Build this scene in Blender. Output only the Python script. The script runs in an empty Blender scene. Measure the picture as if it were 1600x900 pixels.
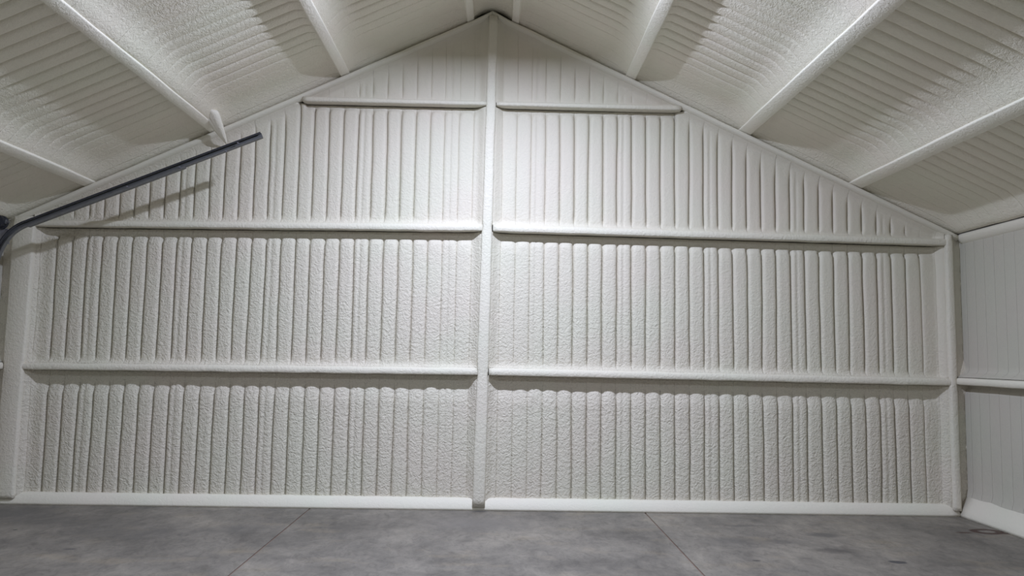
import bpy, bmesh, math, random
from mathutils import Matrix, Vector, noise

random.seed(7)
S = bpy.context.scene
COL = S.collection

# ------------------------------------------------------------------ camera
cam = bpy.data.cameras.new('camera')
cam.sensor_width = 36.0
cam.lens = 1205.0 / 1600.0 * 36.0
cam.clip_start = 0.05
cam.clip_end = 200
cam_ob = bpy.data.objects.new('camera', cam)
COL.objects.link(cam_ob)
FWD = Vector((0.01868, 0.99604, 0.08695)).normalized()
RGT = Vector((0.99966, -0.02021, 0.01672)).normalized()
UPV = RGT.cross(FWD).normalized()
m = Matrix.Identity(4)
for i in range(3):
    m[i][0] = RGT[i]
    m[i][1] = UPV[i]
    m[i][2] = -FWD[i]
m[0][3], m[1][3], m[2][3] = 0.0, -11.9, 2.343
cam_ob.matrix_world = m
S.camera = cam_ob

# ------------------------------------------------------------------ world, lamps, exposure
w = bpy.data.worlds.new('world')
S.world = w
w.use_nodes = True
w.node_tree.nodes['Background'].inputs[0].default_value = (0.05, 0.055, 0.06, 1)
w.node_tree.nodes['Background'].inputs[1].default_value = 1.0


def lamp(name, loc, power, color, size, spread=math.pi):
    l = bpy.data.lights.new(name, 'AREA')
    l.shape = 'DISK'
    l.size = size
    l.energy = power
    l.color = color
    l.spread = spread
    o = bpy.data.objects.new(name, l)
    o.location = loc
    COL.objects.link(o)
    return o


# round LED high bay hung from the ridge just above the picture, then a fill lamp
lamp('high_bay_and_fill_light', (-0.10, -3.8, 7.12), 585, (0.725, 0.795, 1.0), 0.30)
lamp('high_bay_and_fill_light', (-0.10, -10.2, 6.95), 265, (0.78, 0.845, 1.0), 1.2)  # unseen wide lamp added as fill, standing in for high bays farther back

S.view_settings.view_transform = 'Standard'
S.view_settings.look = 'None'
S.view_settings.gamma = 1
S.view_settings.use_curve_mapping = False
S.view_settings.exposure = 0.14


# ------------------------------------------------------------------ materials
def nodes(name):
    mt = bpy.data.materials.new(name)
    mt.use_nodes = True
    nt = mt.node_tree
    b = nt.nodes['Principled BSDF']
    return mt, nt, b


def N(nt, t, **kw):
    n = nt.nodes.new(t)
    for k, v in kw.items():
        setattr(n, k, v)
    return n


def foam_material(name, base, rough=0.62, worm=0.5, fine=0.35, scale=1.0):
    mt, nt, b = nodes(name)
    L = nt.links
    geo = N(nt, 'ShaderNodeNewGeometry')
    pos = geo.outputs['Position']
    # broad tint drift of sprayed foam: slightly pinker and slightly greener patches
    n1 = N(nt, 'ShaderNodeTexNoise')
    n1.inputs['Scale'].default_value = 0.9
    n1.inputs['Detail'].default_value = 3
    L.new(pos, n1.inputs['Vector'])
    cr = N(nt, 'ShaderNodeValToRGB')
    e = cr.color_ramp.elements
    e[0].position = 0.35
    e[0].color = (base[0] * 1.01, base[1] * 0.98, base[2] * 0.97, 1)
    e[1].position = 0.65
    e[1].color = (base[0] * 0.985, base[1] * 1.0, base[2] * 0.965, 1)
    L.new(n1.outputs['Fac'], cr.inputs['Fac'])
    L.new(cr.outputs['Color'], b.inputs['Base Color'])
    b.inputs['Roughness'].default_value = rough
    b.inputs['Specular IOR Level'].default_value = 0.35
    # orange-peel relief, two sizes, with a little warping so that it reads as worms
    wn = N(nt, 'ShaderNodeTexNoise')
    wn.inputs['Scale'].default_value = 9 * scale
    L.new(pos, wn.inputs['Vector'])
    add = N(nt, 'ShaderNodeVectorMath', operation='SCALE')
    add.inputs['Scale'].default_value = 0.12 / scale
    L.new(wn.outputs['Color'], add.inputs[0])
    ad2 = N(nt, 'ShaderNodeVectorMath', operation='ADD')
    L.new(pos, ad2.inputs[0])
    L.new(add.outputs[0], ad2.inputs[1])
    v = N(nt, 'ShaderNodeTexNoise')
    v.inputs['Scale'].default_value = 26 * scale
    v.inputs['Detail'].default_value = 2
    v.inputs['Roughness'].default_value = 0.45
    L.new(ad2.outputs[0], v.inputs['Vector'])
    f = N(nt, 'ShaderNodeTexNoise')
    f.inputs['Scale'].default_value = 75 * scale
    f.inputs['Detail'].default_value = 1
    L.new(pos, f.inputs['Vector'])
    b1 = N(nt, 'ShaderNodeBump')
    b1.inputs['Strength'].default_value = worm
    b1.inputs['Distance'].default_value = 0.035
    L.new(v.outputs['Fac'], b1.inputs['Height'])
    b2 = N(nt, 'ShaderNodeBump')
    b2.inputs['Strength'].default_value = fine
    b2.inputs['Distance'].default_value = 0.012
    L.new(f.outputs['Fac'], b2.inputs['Height'])
    L.new(b1.outputs['Normal'], b2.inputs['Normal'])
    L.new(b2.outputs['Normal'], b.inputs['Normal'])
    return mt


FOAM = (0.655, 0.62, 0.535)
M_wall = foam_material('sprayed_foam_wall', FOAM, worm=0.55, fine=0.5)
# the spray coat is coarse low down and to the left, finer high up and to the right
_nt = M_wall.node_tree
_sep = N(_nt, 'ShaderNodeSeparateXYZ')
_g = [n for n in _nt.nodes if n.bl_idname == 'ShaderNodeNewGeometry'][0]
_nt.links.new(_g.outputs['Position'], _sep.inputs[0])
_mx = N(_nt, 'ShaderNodeMath', operation='MULTIPLY_ADD')
_nt.links.new(_sep.outputs['X'], _mx.inputs[0])
_mx.inputs[1].default_value = 0.28
_nt.links.new(_sep.outputs['Z'], _mx.inputs[2])
for _b in [n for n in _nt.nodes if n.bl_idname == 'ShaderNodeBump']:
    _r = N(_nt, 'ShaderNodeMapRange')
    _r.interpolation_type = 'SMOOTHSTEP'
    _r.inputs['From Min'].default_value = 1.8
    _r.inputs['From Max'].default_value = 6.2
    _r.inputs['To Min'].default_value = 0.62
    _r.inputs['To Max'].default_value = 0.14
    _nt.links.new(_mx.outputs[0], _r.inputs['Value'])
    _nt.links.new(_r.outputs[0], _b.inputs['Strength'])
M_ceil = foam_material('sprayed_foam_ceiling', (0.82, 0.785, 0.68), worm=0.3, fine=0.4)
M_frame = foam_material('sprayed_frame', (0.69, 0.66, 0.575), worm=0.3, fine=0.25)
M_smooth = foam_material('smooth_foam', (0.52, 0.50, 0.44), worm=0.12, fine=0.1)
M_purlin = foam_material('sprayed_purlin', (0.88, 0.855, 0.765), rough=0.85, worm=0.25, fine=0.3)
M_trim = foam_material('smooth_foam_trim', (0.73, 0.705, 0.62), worm=0.12, fine=0.1)


def metal(name, col, rough, met=0.8):
    mt, nt, b = nodes(name)
    geo = N(nt, 'ShaderNodeNewGeometry')
    n = N(nt, 'ShaderNodeTexNoise')
    n.inputs['Scale'].default_value = 18
    nt.links.new(geo.outputs['Position'], n.inputs['Vector'])
    cr = N(nt, 'ShaderNodeValToRGB')
    e = cr.color_ramp.elements
    e[0].color = (col[0] * .8, col[1] * .8, col[2] * .8, 1)
    e[1].color = (min(col[0] * 1.2, 1), min(col[1] * 1.2, 1), min(col[2] * 1.2, 1), 1)
    nt.links.new(n.outputs['Fac'], cr.inputs['Fac'])
    nt.links.new(cr.outputs['Color'], b.inputs['Base Color'])
    b.inputs['Roughness'].default_value = rough
    b.inputs['Metallic'].default_value = met
    return mt


M_galv = metal('galvanised_steel', (0.19, 0.195, 0.205), 0.5, 0.6)
M_dark = metal('dark_steel', (0.03, 0.033, 0.045), 0.45, 0.4)
M_plate = metal('grey_steel', (0.22, 0.22, 0.25), 0.5, 0.5)


def concrete():
    mt, nt, b = nodes('concrete_slab')
    L = nt.links
    geo = N(nt, 'ShaderNodeNewGeometry')
    sep = N(nt, 'ShaderNodeSeparateXYZ')
    L.new(geo.outputs['Position'], sep.inputs[0])

    def noi(scale, detail, sx=1.0, sy=1.0, rough=0.6, dist=0.0):
        mp = N(nt, 'ShaderNodeMapping')
        mp.inputs['Scale'].default_value = (sx, sy, 1)
        L.new(geo.outputs['Position'], mp.inputs['Vector'])
        n = N(nt, 'ShaderNodeTexNoise')
        n.inputs['Scale'].default_value = scale
        n.inputs['Detail'].default_value = detail
        n.inputs['Roughness'].default_value = rough
        n.inputs['Distortion'].default_value = dist
        L.new(mp.outputs[0], n.inputs['Vector'])
        return n

    def ramp(src, stops):
        cr = N(nt, 'ShaderNodeValToRGB')
        el = cr.color_ramp.elements
        while len(el) < len(stops):
            el.new(0.5)
        for q, (p_, c_) in zip(el, stops):
            q.position = p_
            q.color = (*c_, 1)
        L.new(src, cr.inputs['Fac'])
        return cr.outputs['Color']

    def mix(fac, a, c, mode='MIX'):
        mx = N(nt, 'ShaderNodeMix', data_type='RGBA', blend_type=mode)
        if isinstance(fac, float):
            mx.inputs[0].default_value = fac
        else:
            L.new(fac, mx.inputs[0])
        for i_, v_ in ((6, a), (7, c)):
            if isinstance(v_, tuple):
                mx.inputs[i_].default_value = (*v_, 1)
            else:
                L.new(v_, mx.inputs[i_])
        return mx.outputs[2]

    big = noi(0.6, 6, 1, 0.8, 0.62, 0.8)
    c = ramp(big.outputs['Fac'], [(0.30, (0.125, 0.115, 0.101)), (0.5, (0.205, 0.188, 0.164)), (0.7, (0.285, 0.259, 0.220))])
    cloud = noi(2.0, 7, 1.2, 0.8, 0.68, 0.6)
    c2 = ramp(cloud.outputs['Fac'], [(0.32, (0.62, 0.62, 0.63)), (0.62, (1.08, 1.07, 1.05))])
    c = mix(0.75, c, c2, 'MULTIPLY')
    sand = noi(1.1, 3, 1, 2.0)
    sandf = N(nt, 'ShaderNodeMapRange')
    sandf.inputs['From Min'].default_value = 0.55
    sandf.inputs['From Max'].default_value = 0.75
    sandf.inputs['To Max'].default_value = 0.5
    L.new(sand.outputs['Fac'], sandf.inputs['Value'])
    c = mix(sandf.outputs[0], c, (0.28, 0.235, 0.17))
    scr = noi(5.0, 8, 1.4, 0.8, 0.78, 1.2)
    c5 = ramp(scr.outputs['Fac'], [(0.36, (0.62, 0.61, 0.61)), (0.50, (0.98, 0.98, 0.98)), (0.66, (1.2, 1.18, 1.16))])
    c = mix(0.7, c, c5, 'MULTIPLY')
    speck = noi(30, 3, 1, 1, 0.7)
    c3 = ramp(speck.outputs['Fac'], [(0.3, (0.86, 0.86, 0.86)), (0.7, (1.08, 1.08, 1.08))])
    c = mix(0.6, c, c3, 'MULTIPLY')

    # stains at their own places: (x, y, rx, ry, colour, strength, ring)
    warp = noi(3.5, 4, 1, 1, 0.6)
    wsub = N(nt, 'ShaderNodeVectorMath', operation='SUBTRACT')
    L.new(warp.outputs['Color'], wsub.inputs[0])
    wsub.inputs[1].default_value = (0.5, 0.5, 0.5)

    def stain(col_in, x, y, rx, ry, colr, st, ring=False, soft=0.5, wob=0.7):
        ws = N(nt, 'ShaderNodeVectorMath', operation='SCALE')
        ws.inputs['Scale'].default_value = wob * max(rx, ry)
        L.new(wsub.outputs[0], ws.inputs[0])
        a1 = N(nt, 'ShaderNodeVectorMath', operation='ADD')
        L.new(geo.outputs['Position'], a1.inputs[0])
        L.new(ws.outputs[0], a1.inputs[1])
        a2 = N(nt, 'ShaderNodeVectorMath', operation='SUBTRACT')
        L.new(a1.outputs[0], a2.inputs[0])
        a2.inputs[1].default_value = (x, y, 0)
        a3 = N(nt, 'ShaderNodeVectorMath', operation='MULTIPLY')
        L.new(a2.outputs[0], a3.inputs[0])
        a3.inputs[1].default_value = (1 / rx, 1 / ry, 0)
        ln = N(nt, 'ShaderNodeVectorMath', operation='LENGTH')
        L.new(a3.outputs[0], ln.inputs[0])
        val = ln.outputs['Value']
        if ring:
            s_ = N(nt, 'ShaderNodeMath', operation='SUBTRACT')
            L.new(val, s_.inputs[0])
            s_.inputs[1].default_value = 0.85
            ab = N(nt, 'ShaderNodeMath', operation='ABSOLUTE')
            L.new(s_.outputs[0], ab.inputs[0])
            val = ab.outputs[0]
            lo, hi = 0.22, 0.40
        else:
            lo, hi = 1 - soft, 1.0
        mr = N(nt, 'ShaderNodeMapRange')
        mr.inputs['From Min'].default_value = lo
        mr.inputs['From Max'].default_value = hi
        mr.inputs['To Min'].default_value = st
        mr.inputs['To Max'].default_value = 0.0
        L.new(val, mr.inputs['Value'])
        return mix(mr.outputs[0], col_in, colr)

    dk = (0.055, 0.05, 0.048)
    gy = (0.095, 0.09, 0.085)
    rust = (0.040, 0.010, 0.006)
    c = stain(c, 3.1, -1.75, 0.55, 0.35, gy, 0.55, soft=0.8)
    c = stain(c, 3.75, -1.75, 0.30, 0.16, gy, 0.55, soft=0.8)
    c = stain(c, 3.55, -0.82, 0.42, 0.10, gy, 0.6, soft=0.7)
    c = stain(c, 4.45, -1.35, 0.30, 0.18, gy, 0.7, soft=0.6)
    c = stain(c, 4.25, -2.2, 0.40, 0.17, dk, 0.6, soft=0.7)
    c = stain(c, 4.75, -2.70, 0.12, 0.075, (0.05, 0.05, 0.055), 0.9, soft=0.3)
    c = stain(c, 3.08, -2.70, 0.06, 0.035, dk, 0.9, soft=0.4)
    c = stain(c, -4.6, -1.6, 1.2, 0.55, gy, 0.55, soft=0.8)
    c = stain(c, -6.2, -2.3, 0.8, 0.4, gy, 0.6, soft=0.8)
    c = stain(c, -5.9, -1.1, 1.0, 0.45, gy, 0.6, soft=0.8)
    c = stain(c, -6.9, -0.6, 1.0, 0.8, (0.10, 0.097, 0.093), 0.65, soft=0.8)
    c = stain(c, -3.4, -1.4, 0.5, 0.4, gy, 0.5, soft=0.8)
    c = stain(c, -0.2, -0.9, 1.1, 0.7, (0.19, 0.175, 0.16), 0.6, soft=0.8)
    c = stain(c, -4.95, -2.55, 0.10, 0.06, (0.08, 0.075, 0.075), 0.8, soft=0.6)
    c = stain(c, -6.15, -1.62, 0.035, 0.03, (0.04, 0.04, 0.04), 0.9, soft=0.3)
    c = stain(c, -2.1, -0.37, 0.08, 0.025, dk, 0.8, soft=0.4)
    c = stain(c, -0.2, -0.06, 0.14, 0.08, (0.10, 0.095, 0.09), 0.85, soft=0.5)
    c = stain(c, 6.52, -1.10, 0.14, 0.055, rust, 0.85, soft=0.6, wob=1.0)
    c = stain(c, 6.90, -1.00, 0.20, 0.15, rust, 0.9, ring=True, wob=0.45)
    c = stain(c, 7.06, -1.12, 0.13, 0.06, rust, 0.8, soft=0.5)
    L.new(c, b.inputs['Base Color'])
    b.inputs['Roughness'].default_value = 0.55
    b.inputs['Specular IOR Level'].default_value = 0.4
    bp = N(nt, 'ShaderNodeBump')
    bp.inputs['Strength'].default_value = 0.15
    bp.inputs['Distance'].default_value = 0.01
    L.new(cloud.outputs['Fac'], bp.inputs['Height'])
    L.new(bp.outputs['Normal'], b.inputs['Normal'])
    return mt


M_conc = concrete()
M_joint, _nt, _b = nodes('saw_cut_joint')
_n = N(_nt, 'ShaderNodeTexNoise')
_n.inputs['Scale'].default_value = 20
_c = N(_nt, 'ShaderNodeValToRGB')
_c.color_ramp.elements[0].color = (0.13, 0.075, 0.055, 1)
_c.color_ramp.elements[1].color = (0.20, 0.13, 0.10, 1)
_nt.links.new(_n.outputs['Fac'], _c.inputs['Fac'])
_nt.links.new(_c.outputs['Color'], _b.inputs['Base Color'])


# ------------------------------------------------------------------ mesh helpers
def link(name, me, mat, parent=None, smooth=True):
    o = bpy.data.objects.new(name, me)
    COL.objects.link(o)
    if mat is not None:
        me.materials.append(mat)
    if parent is not None:
        o.parent = parent
    if smooth:
        me.polygons.foreach_set('use_smooth', [True] * len(me.polygons))
    return o


def mesh(name, verts, faces):
    me = bpy.data.meshes.new(name)
    me.from_pydata([tuple(v) for v in verts], [], faces)
    me.update()
    return me


def box_data(V, F, x0, x1, y0, y1, z0, z1):
    b = len(V)
    V += [(x0, y0, z0), (x1, y0, z0), (x1, y1, z0), (x0, y1, z0), (x0, y0, z1), (x1, y0, z1), (x1, y1, z1), (x0, y1, z1)]
    F += [(b, b + 3, b + 2, b + 1), (b + 4, b + 5, b + 6, b + 7), (b, b + 1, b + 5, b + 4),
          (b + 1, b + 2, b + 6, b + 5), (b + 2, b + 3, b + 7, b + 6), (b + 3, b, b + 4, b + 7)]


def grid_strip(P, skirt):
    """P[i][j] surface points; skirt is a vector: the rim is carried back along it and closed, so the piece has thickness"""
    V, F = [], []
    n, mm = len(P), len(P[0])
    for r in P:
        V += [tuple(q) for q in r]
    for i in range(n - 1):
        for j in range(mm - 1):
            a = i * mm + j
            F.append((a, a + 1, a + mm + 1, a + mm))
    rim = [i for i in range(mm)] + [i * mm + mm - 1 for i in range(1, n)] + \
          [(n - 1) * mm + j for j in range(mm - 2, -1, -1)] + [i * mm for i in range(n - 2, 0, -1)]
    b = len(V)
    for q in rim:
        v = V[q]
        V.append((v[0] + skirt[0], v[1] + skirt[1], v[2] + skirt[2]))
    k = len(rim)
    for i in range(k):
        j = (i + 1) % k
        F.append((rim[j], rim[i], b + i, b + j))
    return V, F


def fix_sharp(me, nsurf):
    """skirt faces flat, surface smooth"""
    me.polygons.foreach_set('use_smooth', [i < nsurf for i in range(len(me.polygons))])


def sweep(sections):
    """closed ring sections joined in order, capped at both ends"""
    V, F = [], []
    k = len(sections[0])
    for s in sections:
        V += [tuple(q) for q in s]
    for i in range(len(sections) - 1):
        for j in range(k):
            a = i * k + j
            c = i * k + (j + 1) % k
            F.append((a, c, c + k, a + k))
    F.append(tuple(range(k))[::-1])
    F.append(tuple((len(sections) - 1) * k + j for j in range(k)))
    return V, F


def normals(me):
    bm = bmesh.new()
    bm.from_mesh(me)
    bmesh.ops.recalc_face_normals(bm, faces=bm.faces)
    bm.to_mesh(me)
    bm.free()
    return me


def ss(x, a=0.0, b=1.0):
    t = min(1.0, max(0.0, (x - a) / (b - a)))
    return t * t * (3 - 2 * t)


def nz(x, y, z=0.0):
    return noise.noise(Vector((x, y, z)))


def tag(o, label=None, cat=None, group=None, kind=None):
    if label:
        o['label'] = label
    if cat:
        o['category'] = cat
    if group:
        o['group'] = group
    if kind:
        o['kind'] = kind
    return o


# ------------------------------------------------------------------ dimensions (metres)
XC = -0.16                      # ridge line
PITCH = 0.23                    # rib spacing of the sheeting under the foam
LX0 = -7.325                    # first groove
SL, SR = 0.474, 0.467           # roof slope left, right
APEX = 7.80                     # underside of the purlins at the ridge
LIFT = 0.20                     # ceiling foam above the purlin undersides
XL, XR = -7.46, 7.13            # inner flange planes of the side walls
YB = -17.0                      # rear end of the building, behind the camera


def rake(x, s=None):
    return APEX - (SL if x < XC else SR) * abs(x - XC)


# ------------------------------------------------------------------ floor
V, F = [], []
box_data(V, F, XL - 0.3, XR + 0.3, YB, 0.3, -0.12, -0.012)
floor = link('floor', mesh('floor', V, F), M_joint, smooth=False)
tag(floor, kind='structure', label='bare grey concrete floor with two brown saw-cut joints')
for x0, x1 in ((XL - 0.3, -2.770), (-2.750, 2.290), (2.310, XR + 0.3)):
    V, F = [], []
    e = 0.006
    y0, y1 = YB, 0.3
    V = [(x0, y0, -0.05), (x1, y0, -0.05), (x1, y1, -0.05), (x0, y1, -0.05),
         (x0, y0, -0.004), (x1, y0, -0.004), (x1, y1, -0.004), (x0, y1, -0.004),
         (x0 + e, y0 + e, 0), (x1 - e, y0 + e, 0), (x1 - e, y1 - e, 0), (x0 + e, y1 - e, 0)]
    F = [(0, 3, 2, 1), (8, 9, 10, 11)]
    for a, b_ in ((0, 4), (4, 8)):
        for i in range(4):
            j = (i + 1) % 4
            F.append((a + i, a + j, b_ + j, b_ + i))
    link('concrete_slab', mesh('concrete_slab', V, F), M_conc, floor, smooth=False)


# ------------------------------------------------------------------ end wall
V = [(XL - .45, .30, -.1), (XR + .45, .30, -.1), (XR + .45, .30, rake(XR + .45) + .35), (XC, .30, APEX + .38), (XL - .45, .30, rake(XL - .45) + .35)]
V += [(a, .42, c) for a, _, c in V]
F = [(0, 1, 2, 3, 4), (9, 8, 7, 6, 5)] + [(i, 5 + i, 5 + (i + 1) % 5, (i + 1) % 5) for i in range(5)]
wall_back = link('wall_back', normals(mesh('wall_back', V, F)), M_wall, smooth=False)
tag(wall_back, kind='structure', label='gable end wall covered in ribbed off-white spray foam')

COLL = -7.18      # inner edge of left corner column
COLR = 7.04       # inner edge of right corner column
PL, PR = -0.295, -0.085   # centre post
POSTX = lambda z: -0.19 + (z - 3.5) * 0.011


def groove_x(k, z):
    """wandering groove line between rib k-1 and rib k"""
    return LX0 + PITCH * k + 0.012 * nz(k * 7.3, z * 0.7) + 0.006 * nz(k * 3.1 + 50, z * 2.3)


def row_z(row, x):
    """bottom and top of each foamed bay: they follow the rails, which sag a little towards the corners"""
    a = min(1.0, abs(x + 0.19) / 7.0)
    lo = x < -0.19
    g1b, g1t = 2.03 - (0.025 if lo else 0.045) * a, 2.145 - (0.035 if lo else 0.045) * a
    g2b, g2t = 4.262 - (0.057 if lo else 0.082) * a, 4.385 - (0.085 if lo else 0.095) * a
    return ((0.0, g1b), (g1t - 0.012, g2b), (g2t - 0.012, 6.268), (6.335, 9.0))[row]


def wall_depth(t, k, x, z, zb, zt, xa, xb, row):
    """how far the foam surface lies behind the flange plane"""
    side = 0 if x < -0.19 else 1
    dc = abs(x + 0.19)
    amp = 0.062
    if dc < 1.6:
        amp *= 0.30 + 0.70 * ss(dc, 0.5, 1.6)
    if row == 3:
        amp *= 0.45
    if k >= 60 or k <= 0:
        amp *= 0.45
    crest = 0.125 + 0.004 * nz(x * 9, z * 9, row)
    s = abs(2 * t - 1)
    # edge distances
    db = z - zb
    dt = zt - z
    de = min(x - xa, xb - x)
    fade = ss(db, 0.05, 0.13)
    if row >= 2:                          # dies out under the rake
        dr = (rake(x) - z) - 0.05
        fr = 0.18 + 0.10 * nz(x * 1.3, 9.1)
        fade *= ss(dr, fr * 0.5, fr * 1.9)
        if row == 2 and abs(x - XC) < 3.1:
            fade = ss(db, 0.05, 0.13)
    fade *= 0.25 + 0.75 * ss(de, 0.02, 0.28)
    top_gap = (0.19, 0.12, 0.05, 0.0)[row]
    e0 = 0.0
    if top_gap > 0 and not (row == 2 and abs(x - XC) > 2.95):
        e0 = top_gap + 0.05 * (s ** 3) + 0.022 * nz(x * 2.6, row * 5.0)
        fade *= 1 - 0.92 * (1 - ss(dt, e0 - 0.04, e0 + 0.01))
    g = amp * fade * (0.56 * max(0.0, (s - 0.58) / 0.42) ** 1.7 + 0.44 * s ** 16)
    g += 0.006 * fade * nz(k * 5.7, z * 0.8, 3) * (1 - s ** 4)
    if k % 6 == 4:                        # double line where two sheets overlap
        g += 0.016 * fade * math.exp(-((t - 0.42) / 0.07) ** 2)
    d = crest + g
    # rounded top ends of the ribs: the surface drops back below each girt
    if e0 > 0:
        d += 0.055 * (1 - ss(dt, e0 - 0.015, e0 + 0.05)) * ss(de, 0.02, 0.25)
    # foam ramps out onto the girt below
    lip = (0.17, 0.075, 0.075, 0.07)[row]
    d = d * ss(db + 0.02, -0.01, lip) + 0.02 * (1 - ss(db, 0, lip))
    # foam ramps out onto posts and columns
    r = 0.15
    k2 = ss(de, -0.01, r)
    d = d * k2 + 0.035 * (1 - k2)
    if de < 0.3:                          # wrinkled foam beside the posts
        d += 0.010 * nz(x * 6, z * 22, 1) * (1 - ss(de, 0.10, 0.3))
    if row >= 2:
        dr = rake(x) - z - 0.03
        if not (row == 2 and abs(x - XC) < 2.95):
            k3 = ss(dr, 0.0, 0.14)
            d = d * k3 + 0.03 * (1 - k3)
    return d


ROWS = [(0.00, 2.03), (2.12, 4.255), (4.375, 6.265), (6.335, 9.0)]
TS = [0.0, 0.02, 0.05, 0.09, 0.14, 0.21, 0.33, 0.42, 0.5, 0.58, 0.67, 0.79, 0.86, 0.91, 0.95, 0.98, 1.0]


def vs_list(n):
    a = [0, .012, .03, .05, .075, .10]
    b_ = [1 - q for q in a][::-1]
    mid = [0.10 + 0.80 * i / n for i in range(1, n)]
    return a + mid + b_


for row, (zb, zt) in enumerate(ROWS):
    for side in (0, 1):
        for k in range(0, 64):
            xm = LX0 + PITCH * (k + 0.5)
            pcx = POSTX(zb + 1)
            xa, xb = (COLL, pcx - 0.06) if side == 0 else (pcx + 0.06, COLR)
            lo, hi = LX0 + PITCH * k, LX0 + PITCH * (k + 1)
            if hi < xa + 0.02 or lo > xb - 0.02:
                continue
            top_here = max(rake(max(xa, lo)), rake(min(xb, hi))) - 0.02
            if top_here < zb + 0.06:
                continue
            vs = vs_list(12)
            P = []
            for v in vs:
                line = []
                zb, zt = row_z(row, min(max(0.5 * (lo + hi), xa), xb))
                for t in TS:
                    zz = zb + v * (min(zt, top_here) - zb)
                    x0, x1 = groove_x(k, zz), groove_x(k + 1, zz)
                    x = x0 + t * (x1 - x0)
                    xcl = min(max(x, xa), xb)
                    zb, zt = row_z(row, xcl)
                    ztc = min(zt, rake(xcl) - 0.015)
                    ztc = max(ztc, zb + 0.01)
                    z = zb + v * (ztc - zb)
                    y = wall_depth(t, k, xcl, z, zb, zt, xa, xb, row)
                    line.append((xcl, y, z))
                P.append(line)
            V, F = grid_strip(P, (0, 0.16, 0))
            me = mesh('foam_rib', V, F)
            o = link('foam_rib', me, M_wall, wall_back, smooth=False)
            fix_sharp(me, (len(vs) - 1) * (len(TS) - 1))

# corner recess foam beside the two corner columns, deep and wrinkled
for (xa, xb) in ((-7.70, -7.46), (7.15, 7.36)):
    P = []
    for i in range(90):
        z = 0.02 + 4.35 * i / 89
        line = []
        for j in range(9):
            t = j / 8
            x = xa + t * (xb - xa)
            d = 0.045 + 0.03 * math.sin(math.pi * t) + 0.022 * nz(x * 7, z * 13, 4) + 0.012 * nz(x * 20, z * 26, 9)
            jn = min(abs(z - 2.10), 9)
            d *= ss(jn, 0.03, 0.35) * 0.9 + 0.1
            line.append((x, d, z))
        P.append(line)
    V, F = grid_strip(P, (0, 0.12, 0))
    me = mesh('corner_foam', V, F)
    o = link('corner_foam', me, M_wall, wall_back, smooth=False)
    fix_sharp(me, 89 * 8)


# ------------------------------------------------------------------ side walls
def side_rib(parent, X, s, y0, y1, zb, zt, amp, lip, gap):
    """one rib of a side wall; s = +1 right wall, -1 left wall (surface faces the room)"""
    P = []
    vs = vs_list(8)
    for v in vs:
        line = []
        for t in (0, .06, .16, .34, .5, .66, .84, .94, 1.0):
            y = y0 + t * (y1 - y0)
            z = zb + v * (zt - zb)
            q = abs(2 * t - 1)
            fd = ss(z - zb, 0.2, 0.5) * ss(zt - z, 0.1, 0.3)
            d = 0.17 + amp * fd * q ** 4 + 0.004 * nz(y * 3, z * 3, 7)
            d = d * ss(z - zb, -0.02, lip) + 0.01 * (1 - ss(z - zb, 0, lip))
            d += 0.03 * (1 - ss(zt - z, gap, gap + 0.05))
            line.append((X + s * d, y, z))
        P.append(line)
    V, F = grid_strip(P, (s * 0.15, 0, 0))
    me = mesh('foam_rib', V, F)
    if s > 0:
        me.flip_normals()
    o = link('foam_rib', me, M_smooth, parent, smooth=False)
    fix_sharp(me, (len(vs) - 1) * 8)
    return o


def joined_side(parent, X, s, yA, yB_, rows):
    V, F = [], []
    ny = int(abs(yB_ - yA) / 0.2875)
    for zb, zt, lip, gap in rows:
        for i in range(ny):
            y0 = yA + (yB_ - yA) * i / ny
            y1 = yA + (yB_ - yA) * (i + 1) / ny
            b = len(V)
            for z, dd in ((zb, 0.01), (zb + lip, 0.17), (zt - 0.05, 0.17), (zt, 0.2)):
                for t, q in ((0, .012), (.15, 0), (.85, 0), (1, .012)):
                    V.append((X + s * (dd + q), y0 + t * (y1 - y0), z))
            for r in range(3):
                for c in range(3):
                    a = b + r * 4 + c
                    F.append((a, a + 1, a + 5, a + 4))
    o = link('foam_ribbing', mesh('foam_ribbing', V, F), M_smooth, parent)
    tag(o, kind='stuff')


SROWS = [(0.0, 2.02, 0.34, 0.06), (2.12, 4.27, 0.10, 0.0)]
for nm, X, s, lab in (('wall_right', XR, 1, 'smooth off-white foam side wall on the right'),
                      ('wall_left', XL, -1, 'foam-covered side wall at the left edge')):
    V, F = [], []
    if s > 0:
        box_data(V, F, X + .30, X + .42, YB, .3, -.1, rake(X) + .35)
    else:
        box_data(V, F, X - .42, X - .30, YB, .3, -.1, rake(X) + .35)
    wl = link(nm, mesh(nm, V, F), M_wall, smooth=False)
    tag(wl, kind='structure', label=lab)
    for i in range(14):
        y1 = 0.16 - i * PITCH
        y0 = y1 - PITCH
        for zb, zt, lip, gap in SROWS:
            side_rib(wl, X, s, y0, y1, zb, zt, 0.0008, lip, gap)
    joined_side(wl, X, s, 0.16 - 14 * PITCH, YB, SROWS)

# rear wall behind the camera
V = [(XL - .45, YB, -.1), (XR + .45, YB, -.1), (XR + .45, YB, rake(XR + .45) + .35), (XC, YB, APEX + .38), (XL - .45, YB, rake(XL - .45) + .35)]
V += [(a, YB - .12, c) for a, _, c in V]
wf = link('wall_front', normals(mesh('wall_front', V, [(0, 1, 2, 3, 4), (9, 8, 7, 6, 5)] + [(i, 5 + i, 5 + (i + 1) % 5, (i + 1) % 5) for i in range(5)])), M_wall, smooth=False)
tag(wf, kind='structure', label='foam-covered end wall behind the viewer')


# ------------------------------------------------------------------ ceiling
def ceil_z(h, s):
    return APEX + LIFT - (SL if s < 0 else SR) * h


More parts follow.
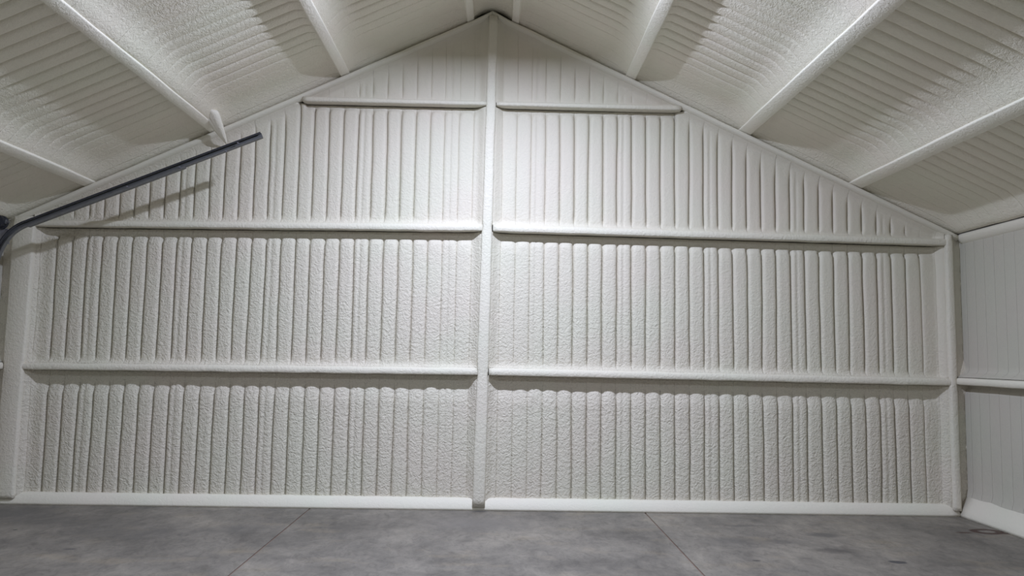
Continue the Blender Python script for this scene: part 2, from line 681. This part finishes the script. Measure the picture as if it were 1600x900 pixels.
PUR = {-1: [0.36, 2.32, 4.30, 6.22, 7.42], 1: [0.36, 2.21, 4.04, 5.80, 7.42]}
V, F = [], []
ov = 0.45
for s, X in ((-1, XL - ov), (1, XR + ov)):
    h = abs(X - XC)
    b = len(V)
    z0, z1 = ceil_z(0, s) + 0.10, ceil_z(h, s) + 0.10
    V += [(XC, YB - .1, z0), (XC, .42, z0), (X, .42, z1), (X, YB - .1, z1),
          (XC, YB - .1, z0 + .1), (XC, .42, z0 + .1), (X, .42, z1 + .1), (X, YB - .1, z1 + .1)]
    F += [(b, b + 1, b + 2, b + 3), (b + 7, b + 6, b + 5, b + 4)] + [(b + i, b + 4 + i, b + 4 + (i + 1) % 4, b + (i + 1) % 4) for i in range(4)]
ceiling = link('ceiling', normals(mesh('ceiling', V, F)), M_ceil, smooth=False)
tag(ceiling, kind='structure', label='pitched ceiling of ribbed off-white spray foam between purlins')


def ceil_drop(t, h, ha, hb, y, k, s):
    """how far below the ceiling plane the foam hangs"""
    q = abs(2 * t - 1)
    da, db = max(0.0, h - ha - 0.07), max(0.0, hb - h - 0.07)
    fade = ss(da, 0.02, 0.30) * ss(db, 0.06, 0.36) * ss(-y, 0.5, 1.9)
    d = 0.012 - 0.062 * fade * (0.35 * max(0.0, (q - 0.4) / 0.6) ** 2 + 0.65 * q ** 10) + 0.005 * nz(h * 2, y * 2, s) + 0.004 * nz(k * 3.3, h * 1.2, 5)
    if k % 6 == 2:
        d -= 0.010 * fade * math.exp(-((t - 0.4) / 0.08) ** 2)
    fa = max(0.0, 1 - da / 0.16)
    fb = max(0.0, 1 - db / 0.30)
    d += 0.10 * fa * fa + 0.145 * fb * fb
    fw = max(0.0, 1 - (0.05 - y) / 0.45)
    d += (0.165 - d) * min(1.0, fw) ** 2
    return d


def ceil_strip(s, ha, hb, y0, y1, k, n=12):
    hs = [0, .03, .07, .12, .18] + [0.18 + 0.62 * i / n for i in range(1, n)] + [.80, .85, .89, .93, .965, 1.0]
    P = []
    for v in hs:
        h = ha + v * (hb - ha)
        line = []
        for t in (0, .04, .10, .2, .35, .5, .65, .8, .90, .96, 1.0):
            w0 = y0 + 0.012 * nz(y0 * 9, h * 0.9, s)
            w1 = y1 + 0.012 * nz(y1 * 9, h * 0.9, s)
            y = w0 + t * (w1 - w0)
            line.append((XC + s * h, y, ceil_z(h, s) - ceil_drop(t, h, ha, hb, y, k, s)))
        P.append(line)
    return P, (len(hs) - 1) * 10


VIS = {0: -1.6, 1: -3.4, 2: -5.4, 3: -6.2}
for s in (-1, 1):
    for bay in range(4):
        ha, hb = PUR[s][bay], PUR[s][bay + 1]
        k = 0
        y1 = 0.18
        while y1 > VIS[bay]:
            P, ns = ceil_strip(s, ha, hb, y1 - PITCH, y1, k)
            V, F = grid_strip(P, (0, 0, 0.13))
            me = mesh('foam_rib', V, F)
            if s < 0:
                me.flip_normals()
            link('foam_rib', me, M_ceil, ceiling, smooth=False)
            fix_sharp(me, ns)
            k += 1
            y1 -= PITCH
        # the ribs that run on behind the viewer's head, joined
        V, F = [], []
        while y1 > YB:
            P, ns = ceil_strip(s, ha, hb, y1 - PITCH, y1, k, 5)
            V2, F2 = grid_strip(P, (0, 0, 0.06))
            b = len(V)
            V += V2
            F += [tuple(q + b for q in f) for f in F2[:ns]]
            k += 1
            y1 -= PITCH
        me = mesh('foam_ribbing', V, F)
        if s < 0:
            me.flip_normals()
        tag(link('foam_ribbing', me, M_ceil, ceiling), kind='stuff')

# arched foam under the ridge cap, between the two topmost purlins
P = []
for i in range(70):
    y = 0.12 - (0.12 - YB) * (i / 69) ** 1.6
    line = []
    for j in range(13):
        t = j / 12
        x = XC - 0.36 + 0.72 * t
        z = APEX + 0.07 - 0.13 * (2 * t - 1) ** 2 + 0.012 * nz(x * 5, y * 5)
        z -= (0.015 + 0.065 * (2 * t - 1) ** 2) * ss(y, -0.45, 0.05)
        line.append((x, y, z))
    P.append(line)
V, F = grid_strip(P, (0, 0, 0.12))
me = mesh('ridge_foam', V, F)
o = link('ridge_foam', me, M_ceil, ceiling, smooth=False)
fix_sharp(me, 69 * 12)


# ------------------------------------------------------------------ framing
def rounded_rect(w, d, r, n=4):
    """section points (u across, v inward) from v=0 (face) to v=d"""
    pts = []
    for cx, cy, a0 in ((w / 2 - r, r, -90), (w / 2 - r * .5, d - r * .5, 0), (-w / 2 + r * .5, d - r * .5, 90), (-w / 2 + r, r, 180)):
        rr = r if cy == r else r * .5
        for i in range(n + 1):
            a = math.radians(a0 + 90 * i / n)
            pts.append((cx + rr * math.cos(a), cy + rr * math.sin(a)))
    return pts


def purlin(s, h, w, label, face=0.0):
    sl = SL if s < 0 else SR
    ca = 1 / math.sqrt(1 + sl * sl)
    sa = sl * ca
    base = rounded_rect(w, 0.21, 0.014, 2)
    secs = []
    n = 60
    for i in range(n + 1):
        y = 0.10 - (YB * -1 - 0.20) * (i / n) ** 1.7
        ww = 1 + 0.05 * nz(y * 1.7, h * 3)
        off = 0.008 * nz(y * 1.1, h * 7 + 2)
        zb = rake(XC + s * h)
        sec = []
        for u, v in base:
            u2 = u * ww + off
            # u along slope (towards the eave), v upwards square to the roof
            x = XC + s * (h + u2 * ca + v * sa)
            z = zb + 0.016 - u2 * sa + v * ca
            sec.append((x, y, z))
        secs.append(sec)
    V, F = sweep(secs)
    o = link('purlin', normals(mesh('purlin', V, F)), M_purlin)
    tag(o, label, 'roof beam', 'foam-coated purlins along the roof')
    return o


purlin(-1, 0.345, 0.12, 'short-looking off-white purlin just left of the ridge above the centre post')
purlin(1, 0.365, 0.12, 'short-looking off-white purlin just right of the ridge above the centre post')
purlin(-1, 2.31, 0.15, 'off-white purlin second from the ridge on the left roof slope')
purlin(1, 2.21, 0.17, 'off-white purlin second from the ridge on the right roof slope')
purlin(-1, 4.32, 0.15, 'off-white purlin on the left slope ending above the tip of the steel rail')
purlin(1, 4.04, 0.20, 'long off-white purlin third from the ridge on the right slope')
purlin(-1, 6.20, 0.17, 'off-white purlin low at the left picture edge, ending above the steel rail')
purlin(1, 5.80, 0.20, 'off-white purlin lowest on the right slope, running to the right picture edge')


def eave(s, label):
    X = XR if s > 0 else XL
    zt = rake(X) - 0.045
    secs = []
    n = 50
    for i in range(n + 1):
        y = 0.02 - (-YB - 0.1) * (i / n) ** 1.5
        b = 0.006 * nz(y * 1.3, 40 + s)
        sec = [(X + s * q, y, zt + z_ + b) for q, z_ in ((0.17, 0.03), (0.14, 0.012), (0.12, -0.004), (0.112, -0.02), (0.115, -0.06), (0.135, -0.10), (0.16, -0.13), (0.19, -0.15), (0.29, -0.16), (0.29, 0.0))]
        secs.append(sec)
    V, F = sweep(secs)
    o = link('eave_strut', normals(mesh('eave_strut', V, F)), M_trim)
    tag(o, label, 'roof beam')


eave(1, 'pale foam-coated eave beam along the top of the right side wall')
eave(-1, 'foam-coated eave beam along the top of the left side wall')


def zlin(z0, z1, x0, x1):
    return lambda x: z0 + (z1 - z0) * (x - x0) / (x1 - x0)


def girt(x0, x1, zbot, ztop, label, flare0, flare1, amp=1.0):
    """end-wall rail: rounded foam-coated flange, flat underside reaching back to the wall"""
    n = max(20, int((x1 - x0) / 0.09))
    secs = []
    for i in range(n + 1):
        x = x0 + (x1 - x0) * i / n
        zb, zt = zbot(x), ztop(x)
        zb += 0.006 * amp * nz(x * 3.1, zb * 5)
        zt += 0.008 * amp * nz(x * 2.3, zb * 5 + 9)
        fy = -0.012 + 0.010 * nz(x * 2.1, zb) * amp
        H = zt - zb
        prof = [(0.24, zb + 0.01), (0.02, zb), (fy + 0.006, zb + 0.004), (fy - 0.002, zb + 0.016), (fy - 0.004, zb + 0.45 * H),
                (fy + 0.004, zb + 0.75 * H), (fy + 0.022, zb + 0.92 * H), (0.045, zb + 1.0 * H), (0.24, zb + 1.0 * H)]
        secs.append([(x, a, b) for a, b in prof])
    V, F = sweep(secs)
    o = link('girt', normals(mesh('girt', V, F)), M_frame)
    tag(o, label, 'wall rail', 'horizontal girts across the gable wall')
    return o


girt(-7.44, -0.27, zlin(2.005, 2.03, -7.2, -.3), zlin(2.11, 2.145, -7.2, -.3), 'lowest off-white wall rail left of the centre post, from post to left corner', 1, 1)
girt(-0.11, 7.12, zlin(2.03, 1.985, -.1, 7.1), zlin(2.145, 2.10, -.1, 7.1), 'lowest off-white wall rail right of the centre post, from post to right corner', 1, 1)
girt(-7.44, -0.25, zlin(4.205, 4.262, -7.2, -.3), zlin(4.30, 4.385, -7.2, -.3), 'middle-height wall rail left of the centre post, partly behind the steel rail', 1, 1)
girt(-0.09, 7.12, zlin(4.262, 4.18, -.1, 7.1), zlin(4.385, 4.29, -.1, 7.1), 'middle-height off-white wall rail right of the centre post', 1, 1)
girt(-3.12, -0.23, zlin(6.27, 6.27, -3, 0), zlin(6.36, 6.345, -3, 0), 'short top wall rail in the gable left of the centre post', 0, 0, .4)
girt(-0.07, 2.86, zlin(6.27, 6.26, 0, 3), zlin(6.345, 6.35, 0, 3), 'short top wall rail in the gable right of the centre post', 0, 0, .4)


def side_girt(s, label):
    X = XR if s > 0 else XL
    secs = []
    n = 60
    for i in range(n + 1):
        y = 0.02 - (-YB - 0.1) * (i / n) ** 1.5
        zb = 2.005 + 0.004 * nz(y * 2, 3)
        zt = 2.12 + 0.004 * nz(y * 2, 8)
        fx = 0.0
        prof = [(0.28, zb), (0.02, zb), (fx, zb + 0.012), (fx, zb + 0.07), (fx + 0.012, zt - 0.02), (0.05, zt), (0.28, zt)]
        secs.append([(X + s * a, y, b) for a, b in prof])
    V, F = sweep(secs)
    tag(link('girt', normals(mesh('girt', V, F)), M_trim), label, 'wall rail')


side_girt(1, 'smooth off-white wall rail along the right side wall')
side_girt(-1, 'off-white wall rail along the left side wall')


def post(x0f, x1f, z0, z1, front, label, name='post', mat=None, n=70, deep=0.20):
    secs = []
    for i in range(n + 1):
        z = z0 + (z1 - z0) * i / n
        a, b = x0f(z), x1f(z)
        a += 0.007 * nz(z * 1.9, a) + 0.003 * nz(z * 8, a)
        b += 0.007 * nz(z * 1.7, b + 9) + 0.003 * nz(z * 8, b)
        pinch = 0.0
        for zg in (2.06, 4.31):
            pinch = max(pinch, 1 - ss(abs(z - zg), 0.02, 0.10))
        a += 0.012 * pinch
        b -= 0.012 * pinch
        f = front + 0.006 * nz(z * 1.3, 21)
        prof = [(a, deep), (a, f + 0.03), (a + 0.010, f + 0.008), (a + 0.03, f), ((a + b) / 2, f - 0.002), (b - 0.03, f), (b - 0.010, f + 0.008), (b, f + 0.03), (b, deep)]
        secs.append([(x, y, z) for x, y in prof])
    V, F = sweep(secs)
    o = link(name, normals(mesh(name, V, F)), mat or M_frame)
    tag(o, label, 'post')
    return o


post(lambda z: POSTX(z) - (0.098 - 0.0035 * z), lambda z: POSTX(z) + (0.098 - 0.0035 * z), 0.06, 7.73, -0.045,
     'tall off-white centre post from the floor to the ridge')
post(lambda z: -7.47, lambda z: -7.17 + 0.03 * ss(z, 1, 3.5), 0.09, 4.35, -0.03, 'wide rounded off-white corner post at the left picture edge')
post(lambda z: 7.035, lambda z: 7.155, 0.09, 4.35, -0.03, 'narrow off-white corner post where the gable wall meets the right wall', deep=0.25)

# base strips: foam run down onto the bottom channel, sloping out to the floor
def base_strip(name, pts_fn, n, L0, L1, label):
    secs = []
    for i in range(n + 1):
        q = L0 + (L1 - L0) * i / n
        secs.append(pts_fn(q))
    V, F = sweep(secs)
    o = link(name, normals(mesh(name, V, F)), M_trim)
    tag(o, kind='structure', label=label)


def back_base(x):
    w_ = 0.006 * nz(x * 2.2, 77)
    t_ = 0.165 + 0.008 * nz(x * 3.7, 71) + 0.006 * abs(math.sin((x - LX0) / PITCH * math.pi))
    return [(x, 0.26, 0.0), (x, -0.015 + w_, 0.0), (x, -0.010 + w_, 0.035), (x, 0.018 + w_, 0.09), (x, 0.052, t_ - 0.03), (x, 0.085, t_), (x, 0.26, t_)]


base_strip('baseboard_back', back_base, 120, XL, XR, 'smooth white foam base strip along the gable wall')
base_strip('baseboard_right', lambda y: [(XR + .28, y, 0), (XR, y, 0), (XR + .005, y, .04), (XR + .035, y, .11), (XR + .09, y, .20), (XR + .14, y, .29), (XR + .168, y, .36), (XR + .28, y, .36)],
           60, 0.1, YB + .05, 'smooth white foam base strip along the right wall')
base_strip('baseboard_left', lambda y: [(XL - .28, y, 0), (XL, y, 0), (XL - .005, y, .06), (XL - .04, y, .13), (XL - .10, y, .22), (XL - .14, y, .30), (XL - .28, y, .30)],
           60, 0.1, YB + .05, 'smooth white foam base strip along the left wall')

# rake trims: thin foam-coated edge members under the ceiling line
for idx, (s, xe, lab) in enumerate(((-1, XL, 'thin foam-coated rake trim on the left gable slope'), (1, XR + .12, 'thin foam-coated rake trim on the right gable slope'))):
    secs = []
    n = 90
    for i in range(n + 1):
        x = XC + (xe - XC) * i / n
        h = abs(x - XC)
        z = rake(x) + 0.006 + (0.015 * (1 - ss(h, 0, .3))) + 0.005 * nz(x * 2.7, 31)
        f = -0.01 + 0.005 * nz(x * 3.3, 35)
        prof = [(0.06, z), (f + 0.01, z), (f, z - 0.012), (f, z - 0.045), (f + 0.012, z - 0.062), (0.05, z - 0.085), (0.20, z - 0.09), (0.20, z)]
        secs.append([(x, a, b) for a, b in prof])
    V, F = sweep(secs)
    tag(link('trim_%d' % (idx + 1), normals(mesh('trim', V, F)), M_trim), lab, kind='structure')


# ------------------------------------------------------------------ overhead door track at the left
def empty(name, loc, label, cat, group=None):
    o = bpy.data.objects.new(name, None)
    o.location = loc
    COL.objects.link(o)
    return tag(o, label, cat, group)


YR = -0.85
path = [(-7.20, 0.0), (-7.20, 1.2), (-7.20, 2.6), (-7.20, 3.35)]
# bend, then the straight run that follows the roof slope
x_a, z_a = -6.80, 4.09
x_b, z_b = -3.475, 5.475
for i in range(1, 12):
    t = i / 12
    # quadratic bend from vertical into the slope
    p0, p1, p2 = (-7.20, 3.35), (-7.15, 3.93), (x_a, z_a)
    path.append(((1 - t) ** 2 * p0[0] + 2 * t * (1 - t) * p1[0] + t * t * p2[0], (1 - t) ** 2 * p0[1] + 2 * t * (1 - t) * p1[1] + t * t * p2[1]))
for i in range(0, 9):
    t = i / 8
    path.append((x_a + (x_b - x_a) * t, z_a + (z_b - z_a) * t))


def channel(name, path, prof, mat, parent):
    """prof: (across in the picture plane, depth along y) closed outline"""
    secs = []
    for i, (x, z) in enumerate(path):
        a = path[max(0, i - 1)]
        b = path[min(len(path) - 1, i + 1)]
        d = Vector((b[0] - a[0], b[1] - a[1])).normalized()
        nrm = Vector((-d[1], d[0]))
        secs.append([(x + nrm[0] * u, v, z + nrm[1] * u) for u, v in prof])
    V, F = sweep(secs)
    return link(name, normals(mesh(name, V, F)), mat, parent, smooth=False)


rail = empty('door_track', (-7.2, YR, 0), 'dark grey steel door track rising along the gable wall at the left', 'rail')
tk = 0.004
# C section, open towards the room: upper lip, web, lower lip
c_prof = [(0.040, 0), (0.040, 0.055), (-0.040, 0.055), (-0.040, 0), (-0.040, -0.006), (-0.030, -0.006), (-0.030, 0.0), (-0.035, 0.0),
          (-0.035, 0.050), (0.035, 0.050), (0.035, 0.0), (0.024, -0.004), (0.026, -0.010), (0.040, -0.006)]


def rel(path):
    return [(x + 7.2, z) for x, z in path]


channel('track', rel(path), c_prof, M_galv, rail)
# dark upper rolled lip seen as a black line along the top
channel('rolled_lip', rel(path[4:]), [(0.030, -0.012), (0.046, -0.012), (0.046, 0.012), (0.030, 0.012)], M_dark, rail)
# stiffening angle under the lower part of the run
xa_, xb_ = -6.75, -4.57
f_ = lambda x: z_a + (z_b - z_a) * (x - x_a) / (x_b - x_a)
channel('reinforcing_angle', rel([(xa_, f_(xa_)), ((xa_ + xb_) / 2, f_((xa_ + xb_) / 2)), (xb_, f_(xb_))]),
        [(-0.041, -0.012), (-0.041, 0.05), (-0.060, 0.05), (-0.060, -0.012)], M_galv, rail)


def bolt(x, z, r=0.014):
    bm = bmesh.new()
    bmesh.ops.create_cone(bm, cap_ends=True, segments=6, radius1=r, radius2=r, depth=0.02)
    bmesh.ops.rotate(bm, verts=bm.verts, matrix=Matrix.Rotation(math.pi / 2, 3, 'X'))
    bmesh.ops.create_cone(bm, cap_ends=True, segments=10, radius1=r * .55, radius2=r * .45, depth=0.03,
                          matrix=Matrix.Translation((0, -0.018, 0)) @ Matrix.Rotation(math.pi / 2, 4, 'X'))
    bmesh.ops.translate(bm, verts=bm.verts, vec=(x + 7.2, -0.016, z))
    me = bpy.data.meshes.new('bolt')
    bm.to_mesh(me)
    bm.free()
    link('bolt', me, M_plate, rail, smooth=False)


for x, dz in ((-3.97, -0.052), (-4.62, -0.03), (-5.35, -0.03), (-3.80, -0.0)):
    bolt(x, f_(x) + dz)

# tapered foam web from the purlin end down to the gable wall
secs = []
for i in range(17):
    t = i / 16
    cx = -4.40 + 0.11 * t ** 0.7
    cy = -0.50 + 0.53 * t
    cz = 5.93 + (5.57 - 5.93) * t ** 0.8
    wd = 0.13 * (1 - t) ** 0.9 + 0.012
    dp = 0.07 * (1 - t) + 0.02
    r = 0.006 * nz(t * 6, 3)
    secs.append([(cx - wd + r, cy - dp * .2, cz), (cx - wd * .45, cy - dp, cz + .005), (cx - wd * .12, cy - dp * .35, cz), (cx + wd * .30, cy - dp * 1.0, cz),
                 (cx + wd, cy - dp * .2, cz), (cx + wd, cy + dp, cz), (cx - wd, cy + dp, cz)])
V, F = sweep(secs)
tag(link('purlin_brace', normals(mesh('purlin_brace', V, F)), M_purlin), 'small tapered foam-coated brace at a purlin end, its tip behind the steel rail', 'bracket')

# spring shaft end: bearing plate, drum and shaft over the door in the left wall
sh = empty('torsion_shaft', (-7.12, -0.85, 4.12), 'black drum and shaft end on a grey plate at the left edge above the rail', 'door hardware')


def cyl_y(name, r, y0, y1, mat, parent, cx=0, cz=0, seg=28, prof=None):
    secs = []
    pr = prof or [(y0, r), (y1, r)]
    for y, rr in pr:
        secs.append([(cx + rr * math.cos(2 * math.pi * i / seg), y, cz + rr * math.sin(2 * math.pi * i / seg)) for i in range(seg)])
    V, F = sweep(secs)
    me = normals(mesh(name, V, F))
    return link(name, me, mat, parent, smooth=False)


cyl_y('drum', 0.1, 0, 0, M_dark, sh, cx=-0.02, prof=[(0.07, .085), (0.06, .10), (0.03, .10), (0.02, .088), (-0.05, .088), (-0.06, .10), (-0.08, .10), (-0.085, .04), (-0.10, .04)])
cyl_y('shaft', 0.016, -4.0, 0.14, M_plate, sh, cx=-0.02)
V, F = [], []
box_data(V, F, -0.16, 0.055, 0.07, 0.078, -0.30, -0.085)
box_data(V, F, 0.049, 0.055, 0.06, 0.14, -0.30, -0.085)
link('bearing_plate', mesh('bearing_plate', V, F), M_plate, sh, smooth=False)
V, F = [], []
box_data(V, F, 0.075, 0.135, -0.02, 0.0, -0.012, 0.012)
box_data(V, F, 0.07, 0.085, -0.03, 0.01, -0.025, 0.03)
link('set_screw', mesh('set_screw', V, F), M_galv, sh, smooth=False)
